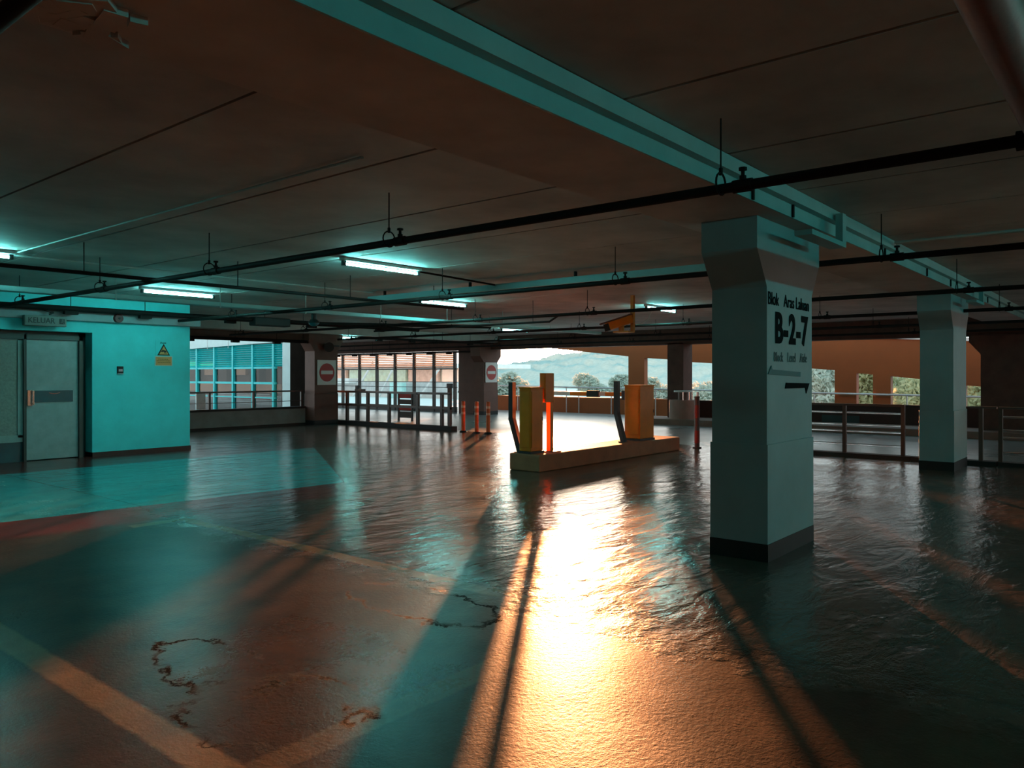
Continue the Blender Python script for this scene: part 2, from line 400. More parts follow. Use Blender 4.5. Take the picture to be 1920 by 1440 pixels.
# behind and beside the camera: the rest of the deck
struct('wall_back', MB().box(-9.2, -9.0, -12, 20, 0, CZ), M['concrete'])
struct('wall_right', MB().box(-9, 22.4, -12.2, -12.0, 0, CZ), M['concrete'])
# room on the left with its recessed doorway
YW = 14.9
w = MB()
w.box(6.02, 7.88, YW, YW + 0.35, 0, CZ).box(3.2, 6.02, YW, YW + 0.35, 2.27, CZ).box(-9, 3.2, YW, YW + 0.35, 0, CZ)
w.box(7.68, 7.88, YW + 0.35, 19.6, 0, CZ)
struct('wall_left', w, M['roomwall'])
struct('baseboard_left', MB().box(6.02, 7.895, YW - 0.015, YW + 0.3, 0, 0.085).box(-9, 3.2, YW - 0.015, YW, 0, 0.085).box(7.88, 7.895, YW, 19.5, 0, 0.085), M['skirt'])
struct('trim_1', MB().box(-9, 8.03, YW - 0.13, YW, 2.47, 2.68), M['roomband'], 'grey ledge running along the top of the left wall')
d = thing('door_1', None, None, (5.4, 15.1, 0), kind='structure')
MB().box(4.985, 5.84, 15.06, 15.11, 0.015, 2.12, 0.004).build('door_leaf', M['door'], d)
MB().box(5.84, 5.90, 15.0, 15.2, 0, 2.20).box(4.945, 4.985, 15.0, 15.2, 0, 2.20).box(3.2, 5.90, 15.0, 15.2, 2.12, 2.20).box(5.90, 6.02, 15.2, 15.25, 0, 2.27).box(3.2, 6.02, 15.2, 15.25, 2.2, 2.27).build('door_frame', M['doorframe'], d)
pp_ = MB().box(5.12, 5.75, 15.045, 15.06, 1.02, 1.225, 0.003).build('push_plate', M['plate'], d, 'dark teal plate across the door')
MB().tube([(5.35 + 0.022 * i, 15.03, 1.185 - 0.018 * math.sin(math.pi * i / 8)) for i in range(9)], 0.006, 6).build('pull_grip', M['chrome'], pp_, 'thin curved steel grip on the plate')
hn = MB().box(5.01, 5.09, 15.035, 15.06, 0.96, 1.24, 0.006).box(5.075, 5.10, 14.98, 15.0, 0.98, 1.23, 0.006).box(5.075, 5.1, 14.98, 15.04, 1.19, 1.22).box(5.075, 5.1, 14.98, 15.04, 0.985, 1.01)
hn.build('door_handle', M['chrome'], d, 'shiny steel lock plate with upright handle')
wp = thing('window_1', None, None, (4.2, 15.1, 0), kind='structure')
MB().box(3.2, 4.945, 15.06, 15.12, 2.10, 2.20).box(4.87, 4.945, 15.06, 15.12, 0.42, 2.12).box(3.2, 4.945, 15.06, 15.12, 0.34, 0.46).build('window_frame', M['panelframe'], wp)
MB().box(3.2, 4.87, 15.08, 15.11, 0.46, 2.10).build('pane', M['frosted'], wp)
MB().box(3.2, 4.945, 15.08, 15.13, 0, 0.34).build('lower_panel', M['plate'], wp)
struct('wall_room_back', MB().box(3.0, 6.2, 15.25, 15.35, 0, 2.4), M['roomband'])

# parapet and spandrel on the far left edge
struct('parapet_left', MB().box(7.88, 14.0, 19.62, 19.8, 0.07, 0.50), M['parapet'])
struct('trim_2', MB().box(7.88, 14.0, 19.58, 19.82, 0.0, 0.07).box(7.88, 14.0, 19.60, 19.82, 0.50, 0.56), M['kerb'], 'black strip above and below the grey parapet')

# ------------------------------------------------------------------ pillars
def pillar(x0, x1, y0, y1, label, matl, flare=0.2, fz=(2.21, 2.5), top=2.75, jacket=True, flare_y=0.0, name='pillar', group='pillars'):
    t = thing(name, label, 'pillar', ((x0 + x1) / 2, (y0 + y1) / 2, 0), group)
    m = MB()
    if flare_y:
        m.prism([(y0, 0.0), (y1, 0.0), (y1, fz[0]), (y1 + flare_y, fz[1]), (y1 + flare_y, top), (y0 - flare_y, top), (y0 - flare_y, fz[1]), (y0, fz[0])], 0, x0, x1)
    else:
        m.prism([(x0, 0.0), (x1, 0.0), (x1, fz[0]), (x1 + flare, fz[1]), (x1 + flare, top), (x0 - flare, top), (x0 - flare, fz[1]), (x0, fz[0])], 1, y0, y1)
    m.build('shaft', matl, t)
    if jacket:
        MB().box(x0 - 0.012, x1 + 0.012, y0 - 0.012, y1 + 0.012, 0.14, 0.94, 0.004).build('jacket', matl, t)
    MB().box(x0 - 0.014, x1 + 0.014, y0 - 0.014, y1 + 0.014, 0.0, 0.14).build('base_band', M['black'], t, 'black painted band at the foot')
    return t
p1 = pillar(6.09, 7.15, 2.38, 2.85, 'nearest white concrete pillar painted with B-2-7 in black', M['pillar'])
def letters(name, body, size, cx, cz, m, bold=0.0, sx=1.0, y=2.376, space=1.0, label=None, parent=None):
    return MB().mesh_in(text_mesh(body, size, bold, sx, space=space), Matrix.Translation((cx, y, cz)) @ FACE_Y).build(name, m, parent or p1, label)
letters('lettering', 'Blok   Aras Laluan', 0.15, 6.585, 2.115, M['letter'], 0.0, 0.88, label='small black words Blok Aras Laluan')
letters('lettering', 'B-2-7', 0.345, 6.64, 1.875, M['letter'], 0.012, 0.92, space=1.12, label='large black B-2-7')
letters('lettering', 'Block    Level    Aisle', 0.115, 6.62, 1.645, M['letterlite'], 0.0, 0.80, label='faded words Block Level Aisle')
MB().prism([(6.10, 1.505), (6.84, 1.485), (6.84, 1.525), (6.19, 1.545), (6.17, 1.575)], 1, 2.372, 2.38).build('arrow', M['arrowteal'], p1, 'faded teal arrow pointing left')
MB().prism([(6.50, 1.435), (7.07, 1.425), (6.99, 1.335), (6.97, 1.385), (6.48, 1.385)], 1, 2.372, 2.38).build('arrow', M['letter'], p1, 'black arrow pointing right')
pillar(13.65, 14.72, 2.38, 2.85, 'second white pillar, standing beside the railing', M['pillar'])
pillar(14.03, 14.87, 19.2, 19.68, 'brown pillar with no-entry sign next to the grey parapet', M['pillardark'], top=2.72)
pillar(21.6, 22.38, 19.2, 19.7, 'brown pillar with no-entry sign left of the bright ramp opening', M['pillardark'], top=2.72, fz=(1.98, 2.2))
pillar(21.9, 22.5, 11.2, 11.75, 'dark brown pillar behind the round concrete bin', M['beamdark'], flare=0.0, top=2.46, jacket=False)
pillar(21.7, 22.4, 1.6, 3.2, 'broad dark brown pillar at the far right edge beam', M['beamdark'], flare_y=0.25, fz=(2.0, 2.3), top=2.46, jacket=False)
# the brown wall that closes the deck between screen and pillar
struct('wall_far', MB().box(22.3, 22.45, 19.7, 21.16, 0, 2.46), M['pillardark'])

# ------------------------------------------------------------------ ramp wall with sloping openings
ztop = lambda y: 2.22 + 0.061 * y
op = [(-3.0, -0.6, 0.50, 0.75, 0.95), (1.0, 2.2, 0.50, 0.95, 1.05), (3.0, 4.1, 0.53, 1.12, 1.20), (4.9, 6.08, 0.55, 1.34, 1.46), (6.58, 7.06, 0.56, 1.51, 1.56),
      (7.71, 9.7, 0.58, 1.65, 1.80), (10.5, 12.76, 0.60, 1.83, 1.96), (13.5, 14.53, 0.62, 2.06, 2.13), (15.21, 22.0, 0.62, 2.20, 2.91)]
rw = MB(); y = -9.0
for (a, b, zb, za, zc) in op:
    rw.prism([(y, 0), (a, 0), (a, ztop(a)), (y, ztop(y))], 0, 25.3, 25.55)
    rw.box(25.3, 25.55, a, b, 0, zb)
    rw.prism([(a, za), (b, zc), (b, ztop(b)), (a, ztop(a))], 0, 25.3, 25.55); y = b
rw.prism([(y, 0), (22.3, 0), (22.3, ztop(22.3)), (y, ztop(y))], 0, 25.3, 25.55)
struct('wall_ramp', rw, M['rampwall'])
struct('trim_3', MB().prism([(-9, ztop(-9)), (22.3, ztop(22.3)), (22.3, ztop(22.3) + 0.1), (-9, ztop(-9) + 0.1)], 0, 25.25, 25.6), M['white'], 'pale coping on top of the orange ramp wall')
struct('wall_low', MB().box(22.5, 22.68, -8, 11.0, 0, 0.70), M['lowwall'])
struct('kerb', MB().box(20.9, 22.5, -8, 12.4, 0, 0.17), M['kerbbrown'])
hr = thing('handrail', 'long pale handrail running across the openings of the orange ramp wall', 'handrail', (25.22, 12, 0))
MB().cyl((25.22, -3, 0.82), (25.22, 22.2, 1.055), 0.03, 8).build('rail_tube', M['galv'], hr)
for yy in (3.5, 5.6, 8.3, 11.2, 14.0, 15.9, 17.4, 18.0, 20.5):
    MB().box(25.21, 25.235, yy, yy + 0.03, 0.0, 0.85 + 0.0092 * (yy + 3)).build('post', M['galv'], hr)
tb = MB().box(22.48, 22.498, 6.2, 7.2, 0.17, 0.37).build('wall_board', M['tealsign'])
prop(tb, 'dark teal board on the low maroon wall behind the railing', 'sign board')

# ------------------------------------------------------------------ lamps
def make_lamp():
    t = thing('fluorescent_lamp', 'cyan tube lamp', 'lamp', (0, 0, 0), 'tube lamps under the slab')
    MB().box(-0.66, 0.66, -0.045, 0.045, 0.055, 0.10, 0.006).build('housing', M['housing'], t)
    MB().cyl((-0.60, 0, 0.02), (0.60, 0, 0.02), 0.016, 12).build('tube', M['tube'], t, smooth=True)
    for s in (-1, 1):
        MB().box(s * 0.60, s * 0.645, -0.022, 0.022, -0.005, 0.055, 0.003).build('end_cap', M['cap'], t)
    return t
lamp0 = make_lamp()
lamps = [(2.62, 10.25, 'cyan tube lamp cut off by the left picture edge'),
         (6.55, 12.75, 'cyan tube lamp above the wall of the white room'),
         (6.65, 7.66, 'largest, brightest cyan tube lamp in the middle of the ceiling'),
         (10.7, 10.55, 'cyan tube lamp close above the cable tray'),
         (14.6, 7.98, 'cyan tube lamp behind the yellow security camera'),
         (18.6, 15.25, 'small cyan tube lamp over the bright ramp opening'),
         (14.98, 19.27, 'small white tube lamp beside the brown no-entry pillar'),
         (1.6, -3.4, 'cyan tube lamp of the bay to the right'), (7.6, -3.4, 'cyan tube lamp of the bay to the right'), (13.6, -3.4, 'cyan tube lamp of the bay to the right')]
for i, (x, y, lb) in enumerate(lamps):
    o = lamp0 if i == 0 else copy_tree(lamp0)
    o.location = (x, y, CZ - 0.10 if i != 6 else 2.62); o['label'] = lb
    if i in (7, 8, 9):
        o['group'] = 'tube lamps of the right bay'
        for ch in o.children:
            if ch.name.startswith('tube'):
                ch.material_slots[0].link = 'OBJECT'; ch.material_slots[0].material = M['tubebright']

# ------------------------------------------------------------------ sprinkler pipes
PZ = 2.55
HY = [1.88, 4.68, 7.42, 10.0, 12.7, 15.5, 18.2]
def branch(X, y0, y1, label, heads=True, z=PZ, r=0.029):
    t = thing('sprinkler_pipe', label, 'pipe', (X, (y0 + y1) / 2, z), 'sprinkler branch pipes')
    MB().cyl((X, y0, z), (X, y1, z), r, 14).build('pipe', M['pipe'], t, smooth=True)
    for yy in HY:
        if not (y0 + 0.2 < yy < y1 - 0.2): continue
        top = 2.75 if (2.22 < yy < 3.05 or 18.85 < yy < 19.68) else CZ
        m = MB().cyl((X, yy, z + 0.11), (X, yy, top), 0.005, 6)
        m.ring((X, yy, z + 0.03), 0.062, 0.006, 1, 16); m.cyl((X, yy, z + 0.08), (X, yy, z + 0.12), 0.012, 6)
        m.build('hanger', M['pipe'], t)
        if heads:
            h = yy - 0.13
            MB().cyl((X, h, z), (X, h, z + 0.055), 0.020, 8).cyl((X, h, z + 0.055), (X, h, z + 0.085), 0.011, 8).cyl((X, h, z + 0.085), (X, h, z + 0.10), 0.024, 8).cyl((X, h - 0.055, z), (X, h + 0.055, z), 0.037, 10).build('sprinkler_head', M['pipe'], t)
    return t
branch(0.80, 0.35, 6.0, 'black sprinkler pipe crossing the top left corner', heads=False)
branch(4.13, 0.35, 14.6, 'nearest long black sprinkler pipe, crossing the teal beam in front of the lettered pillar')
branch(7.50, 0.35, 14.6, 'second black sprinkler pipe, passing just behind the capital of the lettered pillar')
branch(11.0, 0.35, 18.7, 'third black sprinkler pipe, in front of the yellow security camera')
branch(14.5, 0.35, 18.7, 'fourth black sprinkler pipe, just in front of the second white pillar')
branch(18.0, 0.35, 26.0, 'fifth black sprinkler pipe, beyond the railing line')
branch(21.2, 0.35, 29.0, 'farthest black sprinkler pipe, running along the dark edge beam')
mp_ = thing('drain_pipe', 'thick brown red pipe in the upper right corner', 'pipe', (6, 0.35, 2.55))
MB().cyl((-6, 0.35, 2.55), (21.5, 0.35, 2.55), 0.075, 18).build('pipe', M['pipered'], mp_, smooth=True)
for xx in (0.8, 4.13, 7.5, 11.0, 14.5, 18.0, 21.2):
    MB().cyl((xx, 0.35, 2.55), (xx, 0.47, 2.55), 0.045, 12).build('tee', M['pipe'], mp_)
for xx in (-2, 1.6, 5.4, 9.0, 12.6, 16.2, 19.8):
    MB().cyl((xx, 0.35, 2.62), (xx, 0.35, CZ), 0.007, 6).ring((xx, 0.35, 2.55), 0.082, 0.008, 0, 16).build('hanger', M['pipe'], mp_)
def pipe_thing(name, label, pts, r, m, hang=(), cat='pipe', group=None, clamp=0.0, htop=CZ):
    c0 = Vector(pts[0])
    t = thing(name, label, cat, c0, group)
    MB().tube(pts, r, 10).build('pipe', m, t, smooth=True)
    for (hx, hy, hz) in hang:
        b = MB().cyl((hx, hy, hz), (hx, hy, htop), 0.006, 6)
        if clamp: b.box(hx - 0.11, hx + 0.11, hy - clamp, hy + clamp, hz - r - 0.05, hz - r + 0.01)
        b.build('hanger', m, t)
    return t
pipe_thing('water_main', 'thick black pipe hung along the top of the white room wall', [(-4, 14.62, 2.66), (13.9, 14.62, 2.66)], 0.05, M['pipe'],
           [(x_, 14.62, 2.66) for x_ in (2.6, 4.3, 5.55, 6.85, 8.6, 10.6, 12.6)], clamp=0.05)
pipe_thing('fire_pipe', 'thin black pipe running parallel to the cable tray on its near side', [(-2, 9.0, 2.615), (9.6, 9.0, 2.615)], 0.022, M['pipe'],
           [(x_, 9.0, 2.6) for x_ in (3.55, 5.4, 7.2, 8.9)])
vp_ = pipe_thing('fire_pipe', 'black pipe with valve body right of the white room wall', [(8.3, 14.3, 2.64), (10.4, 14.3, 2.64), (14.2, 12.4, 2.66)], 0.035, M['pipe'], [(9.2, 14.3, 2.64)])
MB().box(8.9, 9.75, 14.18, 14.42, 2.52, 2.70, 0.02).build('valve_box', M['black'], vp_)
pipe_thing('fire_pipe', 'black pipe running along the dark spandrel above the grey parapet', [(8.0, 19.3, 2.48), (13.9, 19.3, 2.48)], 0.045, M['pipe'],
           [(x_, 19.3, 2.48) for x_ in (9.0, 10.2, 11.5, 12.8)], clamp=0.05)
pipe_thing('fire_pipe', 'black pipe above the fence, reaching towards the brown pillars', [(15.2, 18.6, 2.64), (17.0, 18.6, 2.64), (21.4, 18.6, 2.64)], 0.04, M['pipe'],
           [(x_, 18.6, 2.64) for x_ in (16.0, 17.4, 18.8, 20.2)], clamp=0.05)
pipe_thing('fire_pipe', 'black pipe hung along the top of the dark louvred screen', [(22.0, 20.0, 2.40), (22.0, 32, 2.40)], 0.035, M['pipe'],
           [(22.0, y_, 2.40) for y_ in (21.4, 22.5, 23.7, 24.9, 26.0, 27.2, 28.4)], clamp=0.06)
pipe_thing('fire_pipe', 'pair of thin black pipes bent up left of the yellow security camera', [(11.9, 14.0, 2.52), (11.9, 8.9, 2.52), (11.9, 8.7, 2.62)], 0.02, M['pipe'], [(11.9, 11.5, 2.52), (11.9, 9.3, 2.52)])
# cable tray
ty = 11.35
tr = thing('cable_tray', 'long pale cable tray hung across the left half of the ceiling', 'cable tray', (8, ty, 2.59))
MB().box(-3, 17.5, ty, ty + 0.20, 2.585, 2.597).box(-3, 17.5, ty, ty + 0.012, 2.585, 2.65).box(-3, 17.5, ty + 0.188, ty + 0.20, 2.585, 2.65).build('channel', M['trunk'], tr)
for xx in (1.2, 3.15, 4.9, 6.5, 8.1, 9.8, 11.6, 13.4, 15.2):
    MB().cyl((xx, ty - 0.012, 2.56), (xx, ty - 0.012, CZ), 0.006, 6).cyl((xx, ty - 0.012, 2.565), (xx, ty - 0.012, 2.59), 0.014, 6).build('hanger', M['conduit'], tr)
# trunking along the beam, with its detour by the lettered pillar
tk = thing('cable_trunking', 'pale square trunking fixed to the side of the long teal-lit beam', 'trunking', (10, 2.18, 2.82))
MB().box(-6, 22.0, 2.14, 2.203, 2.85, 2.945).build('channel', M['trunk'], tk)
MB().box(6.98, 7.08, 2.06, 2.12, 2.63, 2.90).box(6.2, 7.08, 2.06, 2.2, 2.61, 2.65).build('detour', M['trunk'], tk)
MB().box(14.2, 14.30, 2.06, 2.12, 2.63, 2.90).box(13.6, 14.3, 2.06, 2.2, 2.61, 2.65).build('detour', M['trunk'], tk)
for xx in (5.35, 6.15, 8.9, 10.9, 12.4, 15.6):
    MB().box(xx, xx + 0.025, 2.188, 2.2045, 2.752, 2.855).build('strap', M['pipe'], tk)
t2 = thing('cable_trunking', 'pale trunking under the slab crossing behind the lettered pillar', 'trunking', (8.9, 5, 2.79))
MB().box(8.86, 8.98, 3.06, 10.6, 2.78, 2.87).build('channel', M['trunk'], t2)
MB().cyl((8.90, 0.3, 2.90), (8.90, 2.1, 2.90), 0.016, 8).cyl((8.96, 0.3, 2.90), (8.96, 2.1, 2.90), 0.016, 8).build('conduit', M['conduit'], t2)
for yy in (4.2, 6.2, 8.2, 10.2):
    MB().box(8.90, 8.94, yy, yy + 0.03, 2.87, CZ - 0.003).build('strap', M['pipe'], t2)
pipe_thing('conduit', 'thin pale conduit running along the slab from the left lamp', [(-2, 10.45, 2.925), (8.86, 10.45, 2.925)], 0.014, M['conduit'], cat='conduit')
pipe_thing('conduit', 'thin conduit running from the brightest lamp to the trunking', [(7.3, 7.66, 2.90), (8.86, 7.66, 2.86)], 0.014, M['pipe'], cat='conduit')
pipe_thing('conduit', 'thin conduit running along the slab to the left picture edge lamp', [(3.3, 10.2, 2.93), (3.3, 4.0, 2.93)], 0.010, M['conduit'], cat='conduit')
# dome camera under the tray
dc = thing('dome_camera', 'black dome camera under the pale cable tray', 'camera', (8.35, 11.45, 2.42))
MB().cyl((8.35, 11.45, 2.48), (8.35, 11.45, 2.585), 0.045, 12).build('mount', M['black'], dc)
MB().cyl((8.35, 11.45, 2.42), (8.35, 11.45, 2.48), 0.11, 20, 0.06).build('cover', M['black'], dc)
MB().ball((8.35, 11.45, 2.42), (0.09, 0.09, 0.06), 16).build('dome', M['plate'], dc, smooth=True)
# yellow security camera on its drop post
sc = thing('security_camera', 'yellow security camera in a hooded housing on a drop post', 'camera', (12.3, 7.3, 2.3))
MB().box(12.28, 12.34, 7.28, 7.34, 2.28, CZ).build('drop_post', M['amber'], sc)
rt = Matrix.Rotation(R(14), 3, 'Y'); 
axis = Vector((-0.42, 0.86, -0.30)).normalized()
qm = axis.to_track_quat('X', 'Z').to_matrix()
cc = Vector((12.20, 7.52, 2.45))
MB().obox(cc, (0.50, 0.15, 0.14), qm).build('housing', M['amber'], sc)
MB().obox(cc + qm @ Vector((0.04, 0, 0.085)), (0.62, 0.20, 0.018), qm).build('sun_hood', M['pillardark'], sc)
MB().obox(cc + qm @ Vector((0.24, 0, -0.01)), (0.10, 0.16, 0.13), qm).build('lens_window', M['black'], sc)
MB().box(12.10, 12.32, 7.28, 7.60, 2.27, 2.30).box(12.17, 12.23, 7.44, 7.52, 2.29, 2.40).build('bracket', M['amber'], sc)
MB().tube([(12.34, 7.26, 2.42), (12.42, 7.18, 2.44), (12.50, 7.10, 2.52), (12.54, 7.06, 2.64), (12.56, 7.05, 2.80)], 0.009, 6).build('cable', M['white'], sc, 'pale looped cable')
# scar in the slab at the top left
sm = MB(); pr_ = random.Random(3)
for i in range(26):
    a = pr_.random(); px_, py_ = 0.95 + 0.30 * a + pr_.uniform(-.04, .04), 2.72 + 0.28 * pr_.random()
    sm.obox((px_, py_, 2.75 - 0.012), (pr_.uniform(.05, .16), pr_.uniform(.04, .12), 0.02 + 0.012 * pr_.random()), Matrix.Rotation(pr_.uniform(0, 3), 3, 'Z'))
prop(sm.build('broken_plaster', M['concrete']), 'patch of broken plaster on the ceiling in the top left corner', 'plaster')

# ------------------------------------------------------------------ things on the room wall
es = thing('exit_sign', 'grey KELUAR exit sign box above the door', 'sign', (5.17, 14.72, 2.34))
MB().box(4.84, 5.50, 14.66, 14.77, 2.34, 2.52, 0.012).build('case', M['signgrey'], es)
letters('lettering', 'KELUAR', 0.135, 5.10, 2.43, M['signink'], 0.001, 0.86, y=14.655, parent=es)
MB().box(5.385, 5.465, 14.65, 14.66, 2.385, 2.475).build('pictogram', M['signink'], es)
rm = MB().cyl((5.432, 14.649, 2.457), (5.432, 14.646, 2.457), 0.009, 10)
for a_, b_ in (((5.428, 2.445), (5.42, 2.42)), ((5.42, 2.42), (5.438, 2.408)), ((5.438, 2.408), (5.445, 2.392)), ((5.42, 2.42), (5.405, 2.405)), ((5.405, 2.405), (5.394, 2.408)), ((5.427, 2.442), (5.405, 2.435)), ((5.427, 2.442), (5.45, 2.43))):
    rm.cyl((a_[0], 14.648, a_[1]), (b_[0], 14.648, b_[1]), 0.0045, 6)
rm.build('running_figure', M['signgrey'], es)
MB().tube([(5.08, 14.66, 2.64), (5.28, 14.66, 2.575), (5.22, 14.66, 2.545)], 0.016, 6).build('bracket', M['black'], es)
bl = thing('alarm_bell', 'round dark red alarm bell on the grey ledge', 'bell', (6.42, 14.74, 2.45))
MB().cyl((6.42, 14.77, 2.545), (6.42, 14.71, 2.545), 0.088, 24, 0.075).build('gong', M['darkred'], bl)
MB().cyl((6.42, 14.71, 2.545), (6.42, 14.69, 2.545), 0.018, 10).build('hub', M['black'], bl)
cr_ = thing('card_reader', 'small black card reader with pink screen on the cyan wall', 'card reader', (6.51, 14.88, 1.53))
MB().box(6.455, 6.565, 14.865, 14.9, 1.53, 1.66, 0.006).build('case', M['black'], cr_)
MB().box(6.475, 6.545, 14.86, 14.866, 1.565, 1.61).build('display', M['screenpink'], cr_)
MB().box(6.455, 6.565, 14.862, 14.9, 1.515, 1.53).build('lower_lip', M['white'], cr_)
ws = thing('warning_sign', 'yellow CCTV warning sign with black triangle on the cyan wall', 'sign', (7.34, 14.89, 1.68))
MB().box(7.18, 7.50, 14.893, 14.9, 1.86, 2.17).build('backing_board', M['roomwall'], ws)
letters('lettering', 'Awas', 0.055, 7.33, 2.125, M['arrowteal'], 0.001, 1.0, y=14.890, parent=ws)
MB().prism([(7.215, 1.88), (7.465, 1.88), (7.34, 2.105)], 1, 14.884, 14.893).build('triangle_border', M['ink'], ws)
MB().prism([(7.25, 1.90), (7.43, 1.90), (7.34, 2.062)], 1, 14.880, 14.885).build('triangle', M['yellow'], ws)
MB().obox((7.345, 14.878, 1.965), (0.085, 0.006, 0.034), Matrix.Rotation(R(14), 3, 'Y')).obox((7.30, 14.878, 1.957), (0.03, 0.006, 0.02), Matrix.Rotation(R(14), 3, 'Y')).box(7.348, 7.36, 14.875, 14.881, 1.925, 1.96).box(7.35, 7.395, 14.875, 14.881, 1.92, 1.93).build('camera_pictogram', M['ink'], ws)
MB().box(7.165, 7.515, 14.888, 14.898, 1.675, 1.868, 0.004).build('plate_border', M['white'], ws)
MB().box(7.185, 7.495, 14.883, 14.889, 1.692, 1.852).build('text_plate', M['yellow'], ws)
tl = MB()
for j, (a_, b_) in enumerate(((7.23, 7.45), (7.20, 7.48), (7.22, 7.47))):
    xx = a_
    while xx < b_ - 0.02:
        l_ = rng.uniform(0.018, 0.04); tl.box(xx, min(b_, xx + l_), 14.880, 14.884, 1.800 - 0.032 * j, 1.811 - 0.032 * j); xx += l_ + 0.008
tl.build('small_print', M['inkbrown'], ws)
def no_entry(cx, y, z0, z1, cz, r, w_, label):
    t = thing('no_entry_sign', label, 'sign', (cx, y - 0.02, z0), 'no-entry signs')
    MB().box(cx - w_ / 2, cx + w_ / 2, y - 0.02, y - 0.004, z0, z1, 0.003).build('board', M['white'], t)
    MB().cyl((cx, y - 0.02, cz), (cx, y - 0.026, cz), r, 40).build('disc', M['red'], t)
    MB().box(cx - r * 0.78, cx + r * 0.78, y - 0.031, y - 0.026, cz - r * 0.2, cz + r * 0.2).build('bar', M['white'], t)
no_entry(14.45, 19.188, 1.20, 1.95, 1.575, 0.275, 0.68, 'square no-entry sign on the brown pillar next to the grey parapet')
no_entry(21.99, 19.188, 1.22, 1.97, 1.59, 0.28, 0.66, 'square no-entry sign on the brown pillar beside the bright ramp opening')
hs = thing('loudspeaker', 'black loudspeaker on the brown pillar above the no-entry sign', 'loudspeaker', (14.5, 19.1, 2.2))
MB().cyl((14.5, 19.19, 2.36), (14.42, 19.02, 2.33), 0.05, 14, 0.15).build('horn', M['black'], hs)
MB().box(14.46, 14.9, 19.15, 19.2, 2.36, 2.40).build('bracket', M['black'], hs)

# ------------------------------------------------------------------ gate island
il = MB().box(9.45, 14.05, 7.26, 7.86, 0.0, 0.265, 0.02).build('gate_island', M['island'])
prop(il, 'long raised concrete island carrying the parking gate machines', 'kerb island')
def cabinet(x0, x1, y0, y1, label, split, nm='gate_cabinet'):
    t = thing(nm, label, 'parking machine', ((x0 + x1) / 2, (y0 + y1) / 2, 0.265), 'parking gate machines')
    MB().box(x0, x1, y0, y1, 0.30, 1.29, 0.012).build('cabinet', M['orange'], t)
    MB().box(x0 - 0.01, x1 + 0.01, y0 - 0.01, y1 + 0.01, 1.285, 1.31, 0.006).build('lid', M['orange'], t)
    MB().box(x0 - 0.012, x1 + 0.012, y0 - 0.012, y1 + 0.012, 0.265, 0.30).build('base', M['postdark'], t)
    if split: dr_ = MB().box(x0 + 0.02, x1 - 0.02, y0 - 0.012, y0, 0.36, 1.24, 0.003).box(x0 - 0.008, x0, y0 + 0.02, y1 - 0.02, 0.36, 1.24, 0.003).build('door', M['orange'], t)
    else: dr_ = MB().box(x0 - 0.010, x0, y0 + 0.03, y1 - 0.03, 0.38, 1.22, 0.003).build('door', M['orange'], t)
    MB().box(x1 - 0.045, x1 - 0.03, y0 - 0.02, y0 - 0.01, 0.78, 0.84).build('lock', M['black'], dr_)
    return t
cabinet(9.50, 9.82, 7.47, 7.70, 'orange machine cabinet at the near end of the gate island', True)
c2 = cabinet(12.70, 13.22, 7.38, 7.72, 'orange barrier cabinet at the far end of the gate island', False)
# ticket post
tp = thing('ticket_post', 'tall slim orange ticket post with box head on the gate island', 'ticket machine', (9.98, 7.5, 0.265))
MB().box(10.0, 10.08, 7.46, 7.54, 0.27, 1.10).build('stem', M['orange'], tp)
MB().box(9.845, 10.08, 7.44, 7.56, 1.06, 1.53, 0.012).build('head', M['orange'], tp)
MB().box(9.836, 9.848, 7.46, 7.54, 1.12, 1.46).build('front_panel', M['amber'], tp)
MB().box(9.92, 10.16, 7.36, 7.62, 0.266, 0.278).build('foot_plate', M['postdark'], tp)
# bent posts
def bent(x, y, dx, dy, label):
    t = thing('guard_post', label, 'post', (x, y, 0.265), 'bent guard posts')
    m = MB()
    pts = [Vector((x, y, 0.295)), Vector((x + dx, y + dy, 0.80)), Vector((x + dx, y + dy, 1.36))]
    for a, b in zip(pts, pts[1:]):
        dd = (b - a); m.obox((a + b) / 2, (0.085, 0.085, dd.length + 0.05), dd.to_track_quat('Z', 'Y').to_matrix())
    m.build('stem', M['postdark'], t)
    MB().box(x - 0.07, x + 0.07, y - 0.046, y + 0.07, 0.266, 0.28).build('foot_plate', M['postdark'], t)
    return t
bent(9.60, 7.76, -0.02, 0.15, 'dark bent guard post beside the near orange cabinet')
bent(12.30, 7.50, 0.03, 0.16, 'dark bent guard post just left of the orange barrier cabinet')
ba = thing('barrier_arm', 'orange and white barrier arm reaching left from the far orange cabinet', 'barrier', (12.6, 7.6, 1.12))
MB().box(12.76, 12.98, 7.735, 7.83, 1.02, 1.20, 0.01).build('arm_bracket', M['postdark'], ba)
yy = 7.83; k = 0
while yy < 10.0:
    e_ = min(10.0, yy + 0.42)
    MB().box(12.85, 12.89, yy, e_, 1.085, 1.165).build('arm_segment', M['white'] if k % 2 else M['orange'], ba, 'white band' if k % 2 else 'orange band'); yy = e_; k += 1
MB().box(12.83, 12.91, 8.40, 8.68, 1.06, 1.19, 0.008).build('coupler', M['black'], ba, 'black coupler sleeve on the arm')

